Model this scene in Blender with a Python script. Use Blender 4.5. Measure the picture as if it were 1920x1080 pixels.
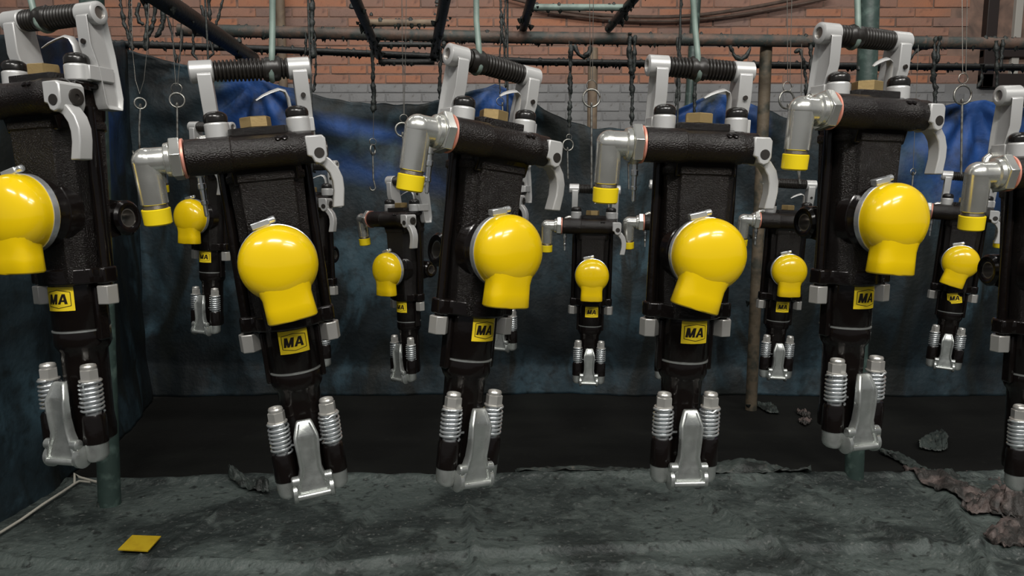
import bpy, bmesh, math, random
from mathutils import Vector, Matrix, noise

S = bpy.context.scene
for o in list(bpy.data.objects):
    bpy.data.objects.remove(o)
COL = S.collection
R = math.radians

# ------------------------------------------------------------------ camera
F_PX = 1387.0            # focal length in pixels of the 1920 x 1080 frame
PITCH = 0.13040          # camera looks slightly down
H = 0.937                # lens height above the floor
cam_d = bpy.data.cameras.new('camera')
cam_d.sensor_width = 36.0
cam_d.lens = F_PX / 1920.0 * 36.0
cam_d.clip_start = 0.05
cam = bpy.data.objects.new('camera', cam_d)
COL.objects.link(cam)
cam.location = (0, 0, H)
cam.rotation_euler = (math.pi / 2 - PITCH, 0, 0)
S.camera = cam

# ------------------------------------------------------------------ world, light, exposure
w = bpy.data.worlds.new('world')
S.world = w
w.use_nodes = True
w.node_tree.nodes['Background'].inputs[0].default_value = (0.93, 0.95, 1.0, 1)
w.node_tree.nodes['Background'].inputs[1].default_value = 0.17
S.view_settings.view_transform = 'Standard'
S.view_settings.look = 'None'
S.view_settings.gamma = 1
S.view_settings.use_curve_mapping = False
S.view_settings.exposure = 0.0


def area(name, loc, target, sx, sy, power, color=(1, 0.97, 0.92)):
    d = bpy.data.lights.new(name, 'AREA')
    d.shape = 'RECTANGLE'
    d.size = sx
    d.size_y = sy
    d.energy = power
    d.color = color
    o = bpy.data.objects.new(name, d)
    COL.objects.link(o)
    o.location = loc
    v = Vector(target) - Vector(loc)
    o.rotation_euler = v.to_track_quat('-Z', 'Y').to_euler()
    return o


# fluorescent battens hanging from the hall roof, in rows in front of the rack
area('fluorescent_batten', (0.15, -1.35, 3.25), (0.3, 1.9, 0.3), 1.3, 0.16, 84)
area('fluorescent_batten', (1.9, -0.9, 3.25), (0.7, 1.9, 0.4), 1.3, 0.16, 34)
area('fluorescent_batten', (2.1, -1.9, 3.25), (0.7, 1.9, 0.4), 1.3, 0.16, 30)
area('fluorescent_batten', (-2.0, -1.2, 3.25), (-0.5, 1.9, 0.4), 1.3, 0.16, 30)
area('fluorescent_batten', (0.0, 1.6, 3.9), (0.0, 4.9, 1.5), 2.4, 0.2, 46)
area('fluorescent_batten', (2.6, 2.2, 3.9), (2.2, 5.0, 1.5), 1.6, 0.2, 22)
area('fluorescent_batten', (-2.6, 2.2, 3.9), (-2.2, 5.0, 1.5), 1.6, 0.2, 22)

# ------------------------------------------------------------------ pixel -> place helpers
CP, SP = math.cos(PITCH), math.sin(PITCH)


def ray(px, py):
    u = (px - 960.0) / F_PX
    v = (540.0 - py) / F_PX
    return Vector((u, CP + v * SP, -SP + v * CP))


def P(px, py, Y):
    r = ray(px, py)
    return Vector((0, 0, H)) + r * (Y / r.y)


def PF(px, py, z=0.0):
    r = ray(px, py)
    return Vector((0, 0, H)) + r * ((z - H) / r.z)


# ------------------------------------------------------------------ materials
MATS = {}


def mat(name, col, rough=0.5, metal=0.0, bump=None, var=None, coat=0.0, spec=0.5, rnd=0.0, rvar=None):
    """bump=(scale,strength,distance); var=(scale, colour2, lo, hi); rvar=(scale,lo,hi)"""
    m = bpy.data.materials.new(name)
    m.use_nodes = True
    nt = m.node_tree
    b = nt.nodes['Principled BSDF']
    b.inputs['Base Color'].default_value = (*col, 1)
    b.inputs['Roughness'].default_value = rough
    b.inputs['Metallic'].default_value = metal
    b.inputs['Coat Weight'].default_value = coat
    b.inputs['Coat Roughness'].default_value = 0.08
    b.inputs['Specular IOR Level'].default_value = spec
    tc = nt.nodes.new('ShaderNodeTexCoord')

    def nz(scale, detail=4, dist=0.0):
        n = nt.nodes.new('ShaderNodeTexNoise')
        n.inputs['Scale'].default_value = scale
        n.inputs['Detail'].default_value = detail
        n.inputs['Distortion'].default_value = dist
        nt.links.new(tc.outputs['Object'], n.inputs['Vector'])
        return n
    out = None
    if var:
        vs = var if isinstance(var, list) else [var]
        prev = None
        for (sc, c2, lo, hi) in vs:
            n = nz(sc, 6, 0.6 if sc < 20 else 0.0)
            mr = nt.nodes.new('ShaderNodeMapRange')
            mr.inputs['From Min'].default_value = lo
            mr.inputs['From Max'].default_value = hi
            nt.links.new(n.outputs['Fac'], mr.inputs['Value'])
            mx = nt.nodes.new('ShaderNodeMix')
            mx.data_type = 'RGBA'
            nt.links.new(mr.outputs['Result'], mx.inputs['Factor'])
            mx.inputs['A'].default_value = (*col, 1)
            if prev:
                nt.links.new(prev, mx.inputs['A'])
            mx.inputs['B'].default_value = (*c2, 1)
            prev = mx.outputs['Result']
        out = prev
    if rnd:
        gi = nt.nodes.new('ShaderNodeNewGeometry')
        oi = nt.nodes.new('ShaderNodeObjectInfo')
        ad = nt.nodes.new('ShaderNodeMath')
        ad.operation = 'ADD'
        nt.links.new(gi.outputs['Random Per Island'], ad.inputs[0])
        nt.links.new(oi.outputs['Random'], ad.inputs[1])
        fr = nt.nodes.new('ShaderNodeMath')
        fr.operation = 'FRACT'
        nt.links.new(ad.outputs[0], fr.inputs[0])
        hs = nt.nodes.new('ShaderNodeHueSaturation')
        mr = nt.nodes.new('ShaderNodeMapRange')
        mr.inputs['To Min'].default_value = 1 - rnd
        mr.inputs['To Max'].default_value = 1 + rnd
        nt.links.new(fr.outputs[0], mr.inputs['Value'])
        nt.links.new(mr.outputs['Result'], hs.inputs['Value'])
        m2 = nt.nodes.new('ShaderNodeMapRange')
        m2.inputs['To Min'].default_value = 1 - rnd * 0.9
        m2.inputs['To Max'].default_value = 1 + rnd * 0.9
        nt.links.new(fr.outputs[0], m2.inputs['Value'])
        nt.links.new(m2.outputs['Result'], hs.inputs['Saturation'])
        if out:
            nt.links.new(out, hs.inputs['Color'])
        else:
            hs.inputs['Color'].default_value = (*col, 1)
        out = hs.outputs['Color']
    if out:
        nt.links.new(out, b.inputs['Base Color'])
    if rvar:
        n = nz(rvar[0], 5)
        mr = nt.nodes.new('ShaderNodeMapRange')
        mr.inputs['From Min'].default_value = 0.35
        mr.inputs['From Max'].default_value = 0.65
        mr.inputs['To Min'].default_value = rvar[1]
        mr.inputs['To Max'].default_value = rvar[2]
        nt.links.new(n.outputs['Fac'], mr.inputs['Value'])
        nt.links.new(mr.outputs['Result'], b.inputs['Roughness'])
    if bump:
        n = nz(bump[0], 3)
        bp = nt.nodes.new('ShaderNodeBump')
        bp.inputs['Strength'].default_value = bump[1]
        bp.inputs['Distance'].default_value = bump[2]
        nt.links.new(n.outputs['Fac'], bp.inputs['Height'])
        nt.links.new(bp.outputs['Normal'], b.inputs['Normal'])
    MATS[name] = m
    return m


mat('black_gloss', (0.0055, 0.004, 0.0036), 0.17, bump=(60, 0.25, 0.002), spec=0.35)
mat('black_cast', (0.0055, 0.0038, 0.0032), 0.20, bump=(520, 1.0, 0.0030), spec=0.36)
mat('black_cast_fine', (0.0075, 0.0052, 0.0043), 0.24, bump=(480, 0.8, 0.0020), spec=0.40)
mat('black_rubber', (0.012, 0.011, 0.010), 0.42)
mat('grip_rubber', (0.014, 0.012, 0.010), 0.40)
mat('cap_black', (0.010, 0.009, 0.008), 0.22)
mat('aluminium_paint', (0.51, 0.51, 0.50), 0.34, 0.30, bump=(900, 0.10, 0.0006))
mat('forged_zinc', (0.46, 0.48, 0.46), 0.30, 0.8, bump=(350, 0.12, 0.001), rvar=(60, 0.24, 0.42))
mat('galvanised', (0.72, 0.72, 0.67), 0.22, 0.82, rvar=(45, 0.18, 0.28))
mat('zinc_bright', (0.80, 0.83, 0.84), 0.22, 0.8)
mat('nut_zinc', (0.50, 0.49, 0.46), 0.30, 0.6)
mat('brass', (0.46, 0.33, 0.15), 0.40, 0.75, bump=(200, 0.2, 0.001))
mat('copper_washer', (0.75, 0.32, 0.24), 0.45, 0.4)
mat('yellow_plastic', (0.80, 0.545, 0.004), 0.18, coat=0.25)
mat('yellow_cap', (0.82, 0.62, 0.01), 0.35)
mat('sticker_yellow', (0.85, 0.63, 0.02), 0.30)
mat('ink', (0.012, 0.008, 0.005), 0.4)
mat('dark_bolt', (0.05, 0.045, 0.04), 0.4, 0.6)
mat('steel_inner', (0.45, 0.42, 0.38), 0.3, 0.9)
mat('wire', (0.30, 0.29, 0.26), 0.42, 0.8)
mat('ring_steel', (0.36, 0.36, 0.33), 0.36, 0.85, var=(60, (0.12, 0.10, 0.08), 0.45, 0.7))
mat('green_rod', (0.20, 0.27, 0.235), 0.45, var=(25, (0.12, 0.16, 0.14), 0.4, 0.7))
mat('green_pole', (0.035, 0.060, 0.052), 0.45, var=(30, (0.10, 0.15, 0.13), 0.52, 0.75), bump=(40, 0.3, 0.004))
mat('rust_pipe', (0.10, 0.062, 0.045), 0.6, var=[(14, (0.030, 0.038, 0.034), 0.42, 0.62), (50, (0.16, 0.09, 0.06), 0.58, 0.8)], bump=(60, 0.4, 0.004))
mat('brown_post', (0.11, 0.085, 0.055), 0.65, var=(25, (0.035, 0.035, 0.025), 0.45, 0.65), bump=(45, 0.5, 0.004))
mat('gunk', (0.011, 0.014, 0.013), 0.55, var=(60, (0.035, 0.045, 0.038), 0.5, 0.75), bump=(120, 0.6, 0.004))
mat('dark_bar', (0.012, 0.013, 0.012), 0.5, bump=(70, 0.5, 0.004))
mat('tan_post', (0.20, 0.15, 0.10), 0.7, var=(12, (0.12, 0.085, 0.06), 0.4, 0.7))
mat('brick', (0.33, 0.172, 0.120), 0.85, rnd=0.26, var=[(4, (0.27, 0.155, 0.115), 0.4, 0.60), (18, (0.16, 0.09, 0.07), 0.58, 0.8)], bump=(80, 0.5, 0.004))
mat('brick_painted', (0.235, 0.235, 0.235), 0.8, rnd=0.07, var=[(4, (0.15, 0.155, 0.16), 0.45, 0.7), (25, (0.12, 0.11, 0.10), 0.6, 0.8)], bump=(80, 0.5, 0.004))
mat('mortar', (0.25, 0.158, 0.12), 0.9, var=(9, (0.12, 0.085, 0.07), 0.4, 0.7))
mat('mortar_painted', (0.19, 0.19, 0.19), 0.9)
mat('window_frame', (0.022, 0.014, 0.012), 0.5)
mat('window_frame_white', (0.42, 0.40, 0.36), 0.5)
mat('window_pane', (0.15, 0.135, 0.12), 0.25)
mat('rope', (0.42, 0.40, 0.34), 0.8)
mat('yellow_sheet', (0.62, 0.43, 0.015), 0.5, var=(30, (0.52, 0.33, 0.01), 0.45, 0.7))
mat('skin_pink', (0.125, 0.095, 0.086), 0.6, var=[(14, (0.030, 0.027, 0.024), 0.40, 0.56), (50, (0.17, 0.135, 0.12), 0.58, 0.75)], bump=(60, 0.9, 0.008))
mat('skin_green', (0.050, 0.062, 0.056), 0.5, var=[(12, (0.016, 0.019, 0.017), 0.45, 0.62), (45, (0.13, 0.12, 0.10), 0.6, 0.78)], bump=(60, 0.8, 0.006))
mat('cable', (0.11, 0.075, 0.058), 0.8, var=(15, (0.06, 0.04, 0.03), 0.4, 0.7))


def tarp_material():
    m = bpy.data.materials.new('tarp')
    m.use_nodes = True
    nt = m.node_tree
    L = nt.links
    b = nt.nodes['Principled BSDF']
    tc = nt.nodes.new('ShaderNodeTexCoord')

    def nz(sc, det, dist, lo, hi, stretch=None):
        n = nt.nodes.new('ShaderNodeTexNoise')
        n.inputs['Scale'].default_value = sc
        n.inputs['Detail'].default_value = det
        n.inputs['Distortion'].default_value = dist
        src = tc.outputs['Object']
        if stretch:
            mp = nt.nodes.new('ShaderNodeMapping')
            mp.inputs['Scale'].default_value = stretch
            L.new(src, mp.inputs['Vector'])
            src = mp.outputs['Vector']
        L.new(src, n.inputs['Vector'])
        mr = nt.nodes.new('ShaderNodeMapRange')
        mr.inputs['From Min'].default_value = lo
        mr.inputs['From Max'].default_value = hi
        L.new(n.outputs['Fac'], mr.inputs['Value'])
        return mr.outputs['Result']

    def mix(fac, a, bb):
        mx = nt.nodes.new('ShaderNodeMix')
        mx.data_type = 'RGBA'
        L.new(fac, mx.inputs['Factor'])
        for k, v in (('A', a), ('B', bb)):
            if isinstance(v, tuple):
                mx.inputs[k].default_value = (*v, 1)
            else:
                L.new(v, mx.inputs[k])
        return mx.outputs['Result']
    # overspray: teal mist, dark blotches of wet paint and painted-in shadow, speckle; bare blue sheet where little paint landed
    c = mix(nz(3.0, 7, 0.8, 0.38, 0.62), (0.005, 0.008, 0.0095), (0.019, 0.035, 0.044))
    c = mix(nz(2.4, 8, 0.9, 0.53, 0.63), c, (0.036, 0.070, 0.090))
    c = mix(nz(3.6, 6, 1.5, 0.53, 0.62, (1, 1, .35)), c, (0.009, 0.012, 0.011))
    c = mix(nz(24, 5, 0.3, 0.50, 0.78), c, (0.008, 0.012, 0.013))
    at = nt.nodes.new('ShaderNodeAttribute')
    at.attribute_name = 'bare'
    mm = nt.nodes.new('ShaderNodeMath')
    mm.operation = 'MULTIPLY'
    L.new(at.outputs['Fac'], mm.inputs[0])
    L.new(nz(7, 6, 0.7, 0.30, 0.55), mm.inputs[1])
    c = mix(mm.outputs[0], c, (0.022, 0.085, 0.30))
    L.new(c, b.inputs['Base Color'])
    b.inputs['Roughness'].default_value = 0.55
    b.inputs['Specular IOR Level'].default_value = 0.35
    n = nt.nodes.new('ShaderNodeTexNoise')
    n.inputs['Scale'].default_value = 55
    n.inputs['Detail'].default_value = 5
    L.new(tc.outputs['Object'], n.inputs['Vector'])
    bp = nt.nodes.new('ShaderNodeBump')
    bp.inputs['Strength'].default_value = 0.35
    bp.inputs['Distance'].default_value = 0.006
    L.new(n.outputs['Fac'], bp.inputs['Height'])
    L.new(bp.outputs['Normal'], b.inputs['Normal'])
    MATS['tarp'] = m


tarp_material()
mat('floor_dark', (0.0055, 0.0055, 0.0047), 0.75, var=[(2.5, (0.009, 0.0095, 0.008), 0.45, 0.7), (30, (0.014, 0.014, 0.012), 0.62, 0.85)], bump=(35, 0.35, 0.006), spec=0.2)
mat('floor_sheet', (0.082, 0.102, 0.094), 0.50,
    var=[(3.2, (0.022, 0.029, 0.027), 0.42, 0.60), (13, (0.095, 0.115, 0.105), 0.53, 0.72), (38, (0.018, 0.022, 0.020), 0.56, 0.70), (85, (0.14, 0.15, 0.14), 0.60, 0.74)], bump=(45, 0.8, 0.010))


# ------------------------------------------------------------------ mesh builder
class MB:
    def __init__(self):
        self.v = []
        self.f = []

    def add(self, vs, fs):
        n = len(self.v)
        self.v += [tuple(p) for p in vs]
        self.f += [tuple(i + n for i in q) for q in fs]
        return self

    def box(self, x0, x1, y0, y1, z0, z1, M=None):
        vs = [Vector((x, y, z)) for z in (z0, z1) for y in (y0, y1) for x in (x0, x1)]
        if M:
            vs = [M @ p for p in vs]
        return self.add(vs, [(0, 2, 3, 1), (4, 5, 7, 6), (0, 1, 5, 4), (2, 6, 7, 3), (0, 4, 6, 2), (1, 3, 7, 5)])

    def loft(self, rings, cap=True, closed=False):
        n = len(rings[0])
        vs = [p for r in rings for p in r]
        fs = []
        k = len(rings)
        for i in range(k if closed else k - 1):
            a, b = i * n, ((i + 1) % k) * n
            for j in range(n):
                fs.append((a + j, a + (j + 1) % n, b + (j + 1) % n, b + j))
        if cap and not closed:
            fs.append(tuple(range(n - 1, -1, -1)))
            fs.append(tuple((k - 1) * n + j for j in range(n)))
        return self.add(vs, fs)

    def lathe(self, prof, origin=(0, 0, 0), axis=(0, 0, 1), n=24, cap=True, rot=0.0, ref=None):
        """prof = [(r, t)] along axis"""
        ax = Vector(axis).normalized()
        rf = Vector(ref) if ref else (Vector((1, 0, 0)) if abs(ax.x) < 0.9 else Vector((0, 1, 0)))
        a = (rf - ax * rf.dot(ax)).normalized()
        b = ax.cross(a)
        o = Vector(origin)
        rings = []
        for r, t in prof:
            rings.append([o + ax * t + (a * math.cos(rot + 2 * math.pi * j / n) + b * math.sin(rot + 2 * math.pi * j / n)) * r for j in range(n)])
        return self.loft(rings, cap)

    def cyl(self, p0, p1, r0, r1=None, n=20):
        p0, p1 = Vector(p0), Vector(p1)
        r1 = r0 if r1 is None else r1
        return self.lathe([(r0, 0), (r1, (p1 - p0).length)], p0, p1 - p0, n)

    def tube(self, pts, r, n=8, closed=False, flat=1.0, up=None):
        pts = [Vector(p) for p in pts]
        k = len(pts)
        rs = r if isinstance(r, (list, tuple)) else [r] * k
        rings = []
        nrm = None
        for i in range(k):
            if closed:
                t = pts[(i + 1) % k] - pts[i - 1]
            else:
                t = pts[min(i + 1, k - 1)] - pts[max(i - 1, 0)]
            t.normalize()
            if nrm is None:
                g = Vector(up) if up else (Vector((0, 0, 1)) if abs(t.z) < 0.9 else Vector((0, 1, 0)))
                nrm = (g - t * g.dot(t)).normalized()
            else:
                nrm = (nrm - t * nrm.dot(t)).normalized()
            bn = t.cross(nrm)
            rings.append([pts[i] + nrm * math.cos(2 * math.pi * j / n) * rs[i] + bn * math.sin(2 * math.pi * j / n) * rs[i] * flat for j in range(n)])
        return self.loft(rings, True, closed)

    def prism(self, poly, axis, t0, t1):
        """poly 2D; axis 'x': (y,z)  'y': (x,z)  'z': (x,y)"""
        def q(p, t):
            return {'x': (t, p[0], p[1]), 'y': (p[0], t, p[1]), 'z': (p[0], p[1], t)}[axis]
        n = len(poly)
        vs = [q(p, t0) for p in poly] + [q(p, t1) for p in poly]
        fs = [tuple(range(n)), tuple(range(2 * n - 1, n - 1, -1))]
        for j in range(n):
            fs.append((j, n + j, n + (j + 1) % n, (j + 1) % n))
        return self.add(vs, fs)

    def mesh(self, name, material, angle=35, scale=1.0):
        me = bpy.data.meshes.new(name)
        me.from_pydata([tuple(c * scale for c in p) for p in self.v], [], self.f)
        bm = bmesh.new()
        bm.from_mesh(me)
        bmesh.ops.recalc_face_normals(bm, faces=bm.faces)
        bm.to_mesh(me)
        bm.free()
        me.materials.append(MATS[material])
        me.shade_smooth()
        me.set_sharp_from_angle(angle=R(angle))
        return me

    def build(self, name, material, parent=None, angle=35, scale=1.0, bevel=0.0, seg=2):
        o = bpy.data.objects.new(name, self.mesh(name, material, angle, scale))
        COL.objects.link(o)
        if parent:
            o.parent = parent
        if bevel:
            bv = o.modifiers.new('bevel', 'BEVEL')
            bv.width = bevel
            bv.segments = seg
            bv.limit_method = 'ANGLE'
            bv.angle_limit = R(40)
            bv.harden_normals = False
        return o


def tag(o, label=None, cat=None, group=None, kind=None):
    for k, v in (('label', label), ('category', cat), ('group', group), ('kind', kind)):
        if v:
            o[k] = v
    return o


def empty(name, loc=(0, 0, 0)):
    o = bpy.data.objects.new(name, None)
    o.empty_display_size = 0.05
    COL.objects.link(o)
    o.location = loc
    return o


def copy_tree(o, parent=None):
    c = o.copy()
    COL.objects.link(c)
    c.parent = parent
    for ch in o.children:
        copy_tree(ch, c)
    return c


def setpos(o, p):
    """move a mesh's origin to p (world coordinates, no parent transform)"""
    o.data.transform(Matrix.Translation(-Vector(p)))
    o.location = p
    return o


rng = random.Random(7)

# ------------------------------------------------------------------ the setting: floor, back wall, window
mb = MB()
mb.add([(-12, -5, 0), (12, -5, 0), (12, 5.3, 0), (-12, 5.3, 0)], [(0, 1, 2, 3)])
floor = mb.build('floor', 'floor_dark')
tag(floor, 'dark paint-blackened floor behind the grey green sheet', kind='structure')

WY = 5.25                     # brick face
Z_PAINT = P(960, 157, WY).z   # top of the painted courses
CH = 0.063                    # course height
mb = MB()
mb.box(-12, 12, WY + 0.006, WY + 0.25, 0, Z_PAINT)
wall = mb.build('wall_back', 'mortar_painted')
tag(wall, 'old brick wall with a grey painted lower part', kind='structure')
mb = MB()
mb.box(-12, 12, WY + 0.006, WY + 0.25, Z_PAINT, 4.7)
mb.build('mortar_bed', 'mortar', wall)

WIN = (P(1846, 0, WY).x, P(1846, 0, WY).x + 1.3, P(1900, 165, WY).z, P(1900, 165, WY).z + 1.5)


def brick_mesh(length, name, m):
    b = MB()
    b.box(-length / 2, length / 2, 0, 0.05, -0.0265, 0.0265)
    me = b.mesh(name, m)
    bm = bmesh.new()
    bm.from_mesh(me)
    ed = [e for e in bm.edges if all(abs(v.co.y) < 1e-6 for v in e.verts)]
    bmesh.ops.bevel(bm, geom=ed, offset=0.003, segments=1, affect='EDGES')
    bm.to_mesh(me)
    bm.free()
    return me


cells = []
for r in range(-26, 46):
    zc = Z_PAINT + (r + 0.5) * CH
    if zc < 0.05:
        continue
    off = 0.125 if r % 2 else 0.0
    for c in range(-48, 48):
        xc = c * 0.25 + off
        if WIN[0] - 0.13 < xc < WIN[1] + 0.13 and WIN[2] - 0.03 < zc < WIN[3] + 0.03:
            continue
        cells.append((xc, zc, r))


def view_rank(c):
    d = Vector((c[0], WY, c[1] - H))
    dep = d.y * CP - d.z * SP
    px = 960 + F_PX * d.x / dep
    py = 540 - F_PX * (d.y * SP + d.z * CP) / dep
    inside = 190 < px < 1860 and -8 < py < 250
    return (0 if inside else 1, abs(px - 1010) * 0.25 + abs(py - 110))


cells.sort(key=view_rank)
bm_o = brick_mesh(0.24, 'brick', 'brick')
bm_w = brick_mesh(0.24, 'brick', 'brick_painted')
for (xc, zc, r) in cells[:300]:
    o = bpy.data.objects.new('brick', bm_o if r >= 0 else bm_w)
    COL.objects.link(o)
    o.parent = wall
    o.location = (xc + rng.uniform(-.003, .003), WY + rng.uniform(-0.003, 0.003), zc)
for m, keep in (('brick', lambda r: r >= 0), ('brick_painted', lambda r: r < 0)):
    b = MB()
    for (xc, zc, r) in cells[300:]:
        if keep(r):
            dy = rng.uniform(-.003, .003)
            b.box(xc - .12, xc + .12, WY + dy, WY + .05, zc - .0265, zc + .0265)
    o = b.build('brick_courses', m, wall)
    o['kind'] = 'stuff'

# window in the wall, upper right
win = empty('window_1', (WIN[0], WY, WIN[2]))
tag(win, 'dark framed window with grey panes in the brick wall', kind='structure')
x0, x1, z0, z1 = 0, WIN[1] - WIN[0], 0, WIN[3] - WIN[2]
b = MB()
b.box(x0, x0 + .075, -.05, .08, z0, z1).box(x1 - .075, x1, -.05, .08, z0, z1)
b.box(x0, x1, -.05, .08, z0, z0 + .09).box(x0, x1, -.05, .08, z1 - .075, z1)
b.box(x0, x1, -.04, .08, z0 + .20, z0 + .25)
b.build('window_frame', 'window_frame', win, bevel=.004)
b = MB()
b.box(x0 + .205, x0 + .255, -.025, .05, z0 + .05, z1 - .05)
b.box(x0 + .32, x0 + .35, -.025, .05, z0 + .05, z1 - .05)
b.build('mullion', 'window_frame_white', win, bevel=.003)
for xa, xb in ((.07, .21), (.25, .325), (.345, 1.24)):
    for za, zb in ((.085, .205), (.245, z1 - .07)):
        b = MB()
        b.box(xa, xb, .012, .02, za, zb)
        b.build('pane', 'window_pane', win)

# ------------------------------------------------------------------ tarpaulins
def interp(pts, x):
    if x <= pts[0][0]:
        return pts[0][1]
    for (a, ya), (b_, yb) in zip(pts, pts[1:]):
        if x <= b_:
            t = (x - a) / (b_ - a)
            return ya + (yb - ya) * t
    return pts[-1][1]


def sheet(name, nu, nv, fn, material, bare=None, solid=0.0):
    vs, fs, at = [], [], []
    for j in range(nv + 1):
        for i in range(nu + 1):
            p = fn(i / nu, j / nv)
            vs.append(p)
            at.append(bare(p, i / nu, j / nv) if bare else 0)
    for j in range(nv):
        for i in range(nu):
            a = j * (nu + 1) + i
            fs.append((a, a + 1, a + nu + 2, a + nu + 1))
    me = bpy.data.meshes.new(name)
    me.from_pydata([tuple(p) for p in vs], [], fs)
    me.materials.append(MATS[material])
    if bare:
        A = me.attributes.new('bare', 'FLOAT', 'POINT')
        for k, val in enumerate(at):
            A.data[k].value = val
    me.shade_smooth()
    o = bpy.data.objects.new(name, me)
    COL.objects.link(o)
    if solid:
        s = o.modifiers.new('thickness', 'SOLIDIFY')
        s.thickness = solid
    return o


TY = 3.34
TOP = [(150, 82), (230, 92), (330, 116), (430, 138), (520, 156), (600, 180), (660, 192), (740, 194), (800, 190), (870, 172), (930, 152), (985, 180),
       (1040, 212), (1110, 240), (1180, 240), (1240, 222), (1290, 196), (1345, 172), (1400, 184), (1470, 218), (1540, 232), (1620, 230), (1700, 216),
       (1760, 202), (1830, 188), (1900, 196), (2000, 220), (2100, 205), (2260, 235)]
PEAKS = [(930, 152), (1345, 172), (1830, 188), (480, 148)]
PK = [P(a, b_, TY) for a, b_ in PEAKS]


def back_fn(u, v):
    px = 205 + u * 2000
    top = P(px, interp(TOP, px), TY)
    top.z += 0.012 * noise.noise((px * 0.03, 0.3, 0))
    z = top.z * (1 - v)
    x = top.x
    y = TY
    y += 0.050 * noise.noise((x * 2.3, 1.0, z * 0.35)) + 0.018 * noise.noise((x * 7, 5.0, z * 1.6)) + 0.007 * noise.noise((x * 20, 9.0, z * 7))
    for k in PK:
        dx, dz = x - k.x, k.z - z
        rr = math.hypot(dx, dz)
        if rr < 0.75 and dz > -0.05:
            a = math.atan2(dx, max(dz, 0.02))
            y += 0.022 * math.sin(a * 11) * min(1, rr / 0.15) * (1 - rr / 0.75)
    y += 0.05 * (1 - math.cos(u * 9)) * 0.3
    y -= 0.03 * max(0, v - 0.9) / 0.1
    return Vector((x, y, z))


def back_bare(p, u, v):
    px = 205 + u * 2000
    s = 0.0
    for k, wdt, dep in ((PK[0], .10, .26), (PK[1], .20, .34), (PK[2], .26, .55), (PK[3], .16, .45)):
        dx, dz = p.x - k.x, k.z - p.z
        if dz > -.1:
            s = max(s, 1 - (abs(dx) / (wdt + dz * 0.55)) ** 2 - (dz / dep) ** 2)
    q = P(690, 245, TY)        # pale blue streak left of the centre
    zl = q.z - 0.16 * (p.x - q.x)
    s = max(s, max(0, 1 - abs(p.z - zl) / 0.055) * max(0, 1 - abs(p.x - q.x + .05) / 0.42))
    s = max(s, 0.5 * max(0, 1 - abs(p.z - zl + .17) / 0.09) * max(0, 1 - abs(p.x - q.x) / 0.5))
    return max(0.0, min(1.0, s * 1.3))


bt = sheet('hanging_tarp', 260, 120, back_fn, 'tarp', back_bare, 0.003)
tag(bt, 'dark blue tarpaulin stained with paint hanging behind the back row of drills', 'tarpaulin')

LX = [(0.6, -1.44), (1.9, -1.44), (2.25, -1.45), (2.7, -1.51), (3.1, -1.60), (3.30, -1.66)]


def left_fn(u, v):
    y = 0.7 + u * 2.56
    x = interp(LX, y)
    ztop = 1.33 + 0.235 * (y - 1.9) / 1.35 + 0.012 * noise.noise((y * 5, 0, 0))
    z = ztop * (1 - v)
    x += 0.045 * noise.noise((y * 2.6, 4.0, z * .5)) + 0.018 * noise.noise((y * 8, 2.0, z * 1.8)) + 0.006 * noise.noise((y * 20, 3.0, z * 8))
    x += 0.03 * max(0, v - 0.86) / 0.14 * (0.6 + 0.4 * math.sin(y * 5)) ** 1
    return Vector((x, y, max(z, 0.004)))


def left_bare(p, u, v):
    return min(.55, max(0, 1 - abs(p.y - 2.75) / .45) * max(0, 1 - abs(p.z - 1.2) / .3))


lt = sheet('hanging_tarp', 140, 90, left_fn, 'tarp', left_bare, 0.003)
tag(lt, 'dark blue green tarpaulin forming the side curtain behind the leftmost drill', 'tarpaulin')


# ground sheet in front
def ridge(x, c, wdt):
    return math.exp(-((x - c) / wdt) ** 2)


def ground_fn(u, v):
    x = -1.42 + u * 4.1
    ye = 2.36 + 0.03 * noise.noise((x * 2.2, 0, 0)) + 0.012 * noise.noise((x * 11, 3, 0)) - (0.10 * max(0, -x - 0.9) if x < -0.9 else 0)
    y = 0.25 + v * (ye - 0.25)
    z = 0.012 + 0.012 * noise.noise((x * 2.5, y * 3.2, 0)) + 0.008 * abs(noise.noise((x * 7, y * 9, 2)))
    lumpy = max(0.25, min(1, 0.5 + 0.6 * x))
    z += 0.010 * lumpy * abs(noise.noise((x * 22, y * 22, 4))) + 0.006 * lumpy * noise.noise((x * 45, y * 45, 7))
    # long wrinkles running across and a few running away from the camera
    z += 0.020 * ridge(y, 1.78 + 0.05 * math.sin(x * 2.3) + 0.03 * noise.noise((x * 3, 0, 5)), 0.014)
    z += 0.016 * ridge(y, 1.66 + 0.06 * math.sin(x * 3.1 + 1), 0.010) * (0.5 + 0.5 * math.sin(x * 4))
    z += 0.018 * ridge(y, ye - 0.05, 0.03)
    for x0_, k, wd, a in ((-0.12, 0.12, .012, .016), (0.62, 0.32, .016, .022), (0.98, 0.45, .014, .018), (1.27, -0.40, .022, .03), (-0.85, -0.3, .012, .012), (-0.42, -.18, .012, .014)):
        z += a * ridge(x, x0_ - k * (y - 2.0), wd) * min(1, max(0, (2.3 - y) * 4))
    if v > 0.97:
        z *= (1 - v) / 0.03 * 0.7 + 0.3
    return Vector((x, y, max(z, 0.004)))


gs = sheet('ground_sheet', 300, 190, ground_fn, 'floor_sheet')
tag(gs, 'wrinkled grey green ground sheet crusted with dried paint on the floor', 'ground sheet')


def ground_z(x, y):
    u = (x + 1.42) / 4.1
    v = min(0.999, max(0, (y - 0.25) / 2.1))
    return ground_fn(u, v).z


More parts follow.
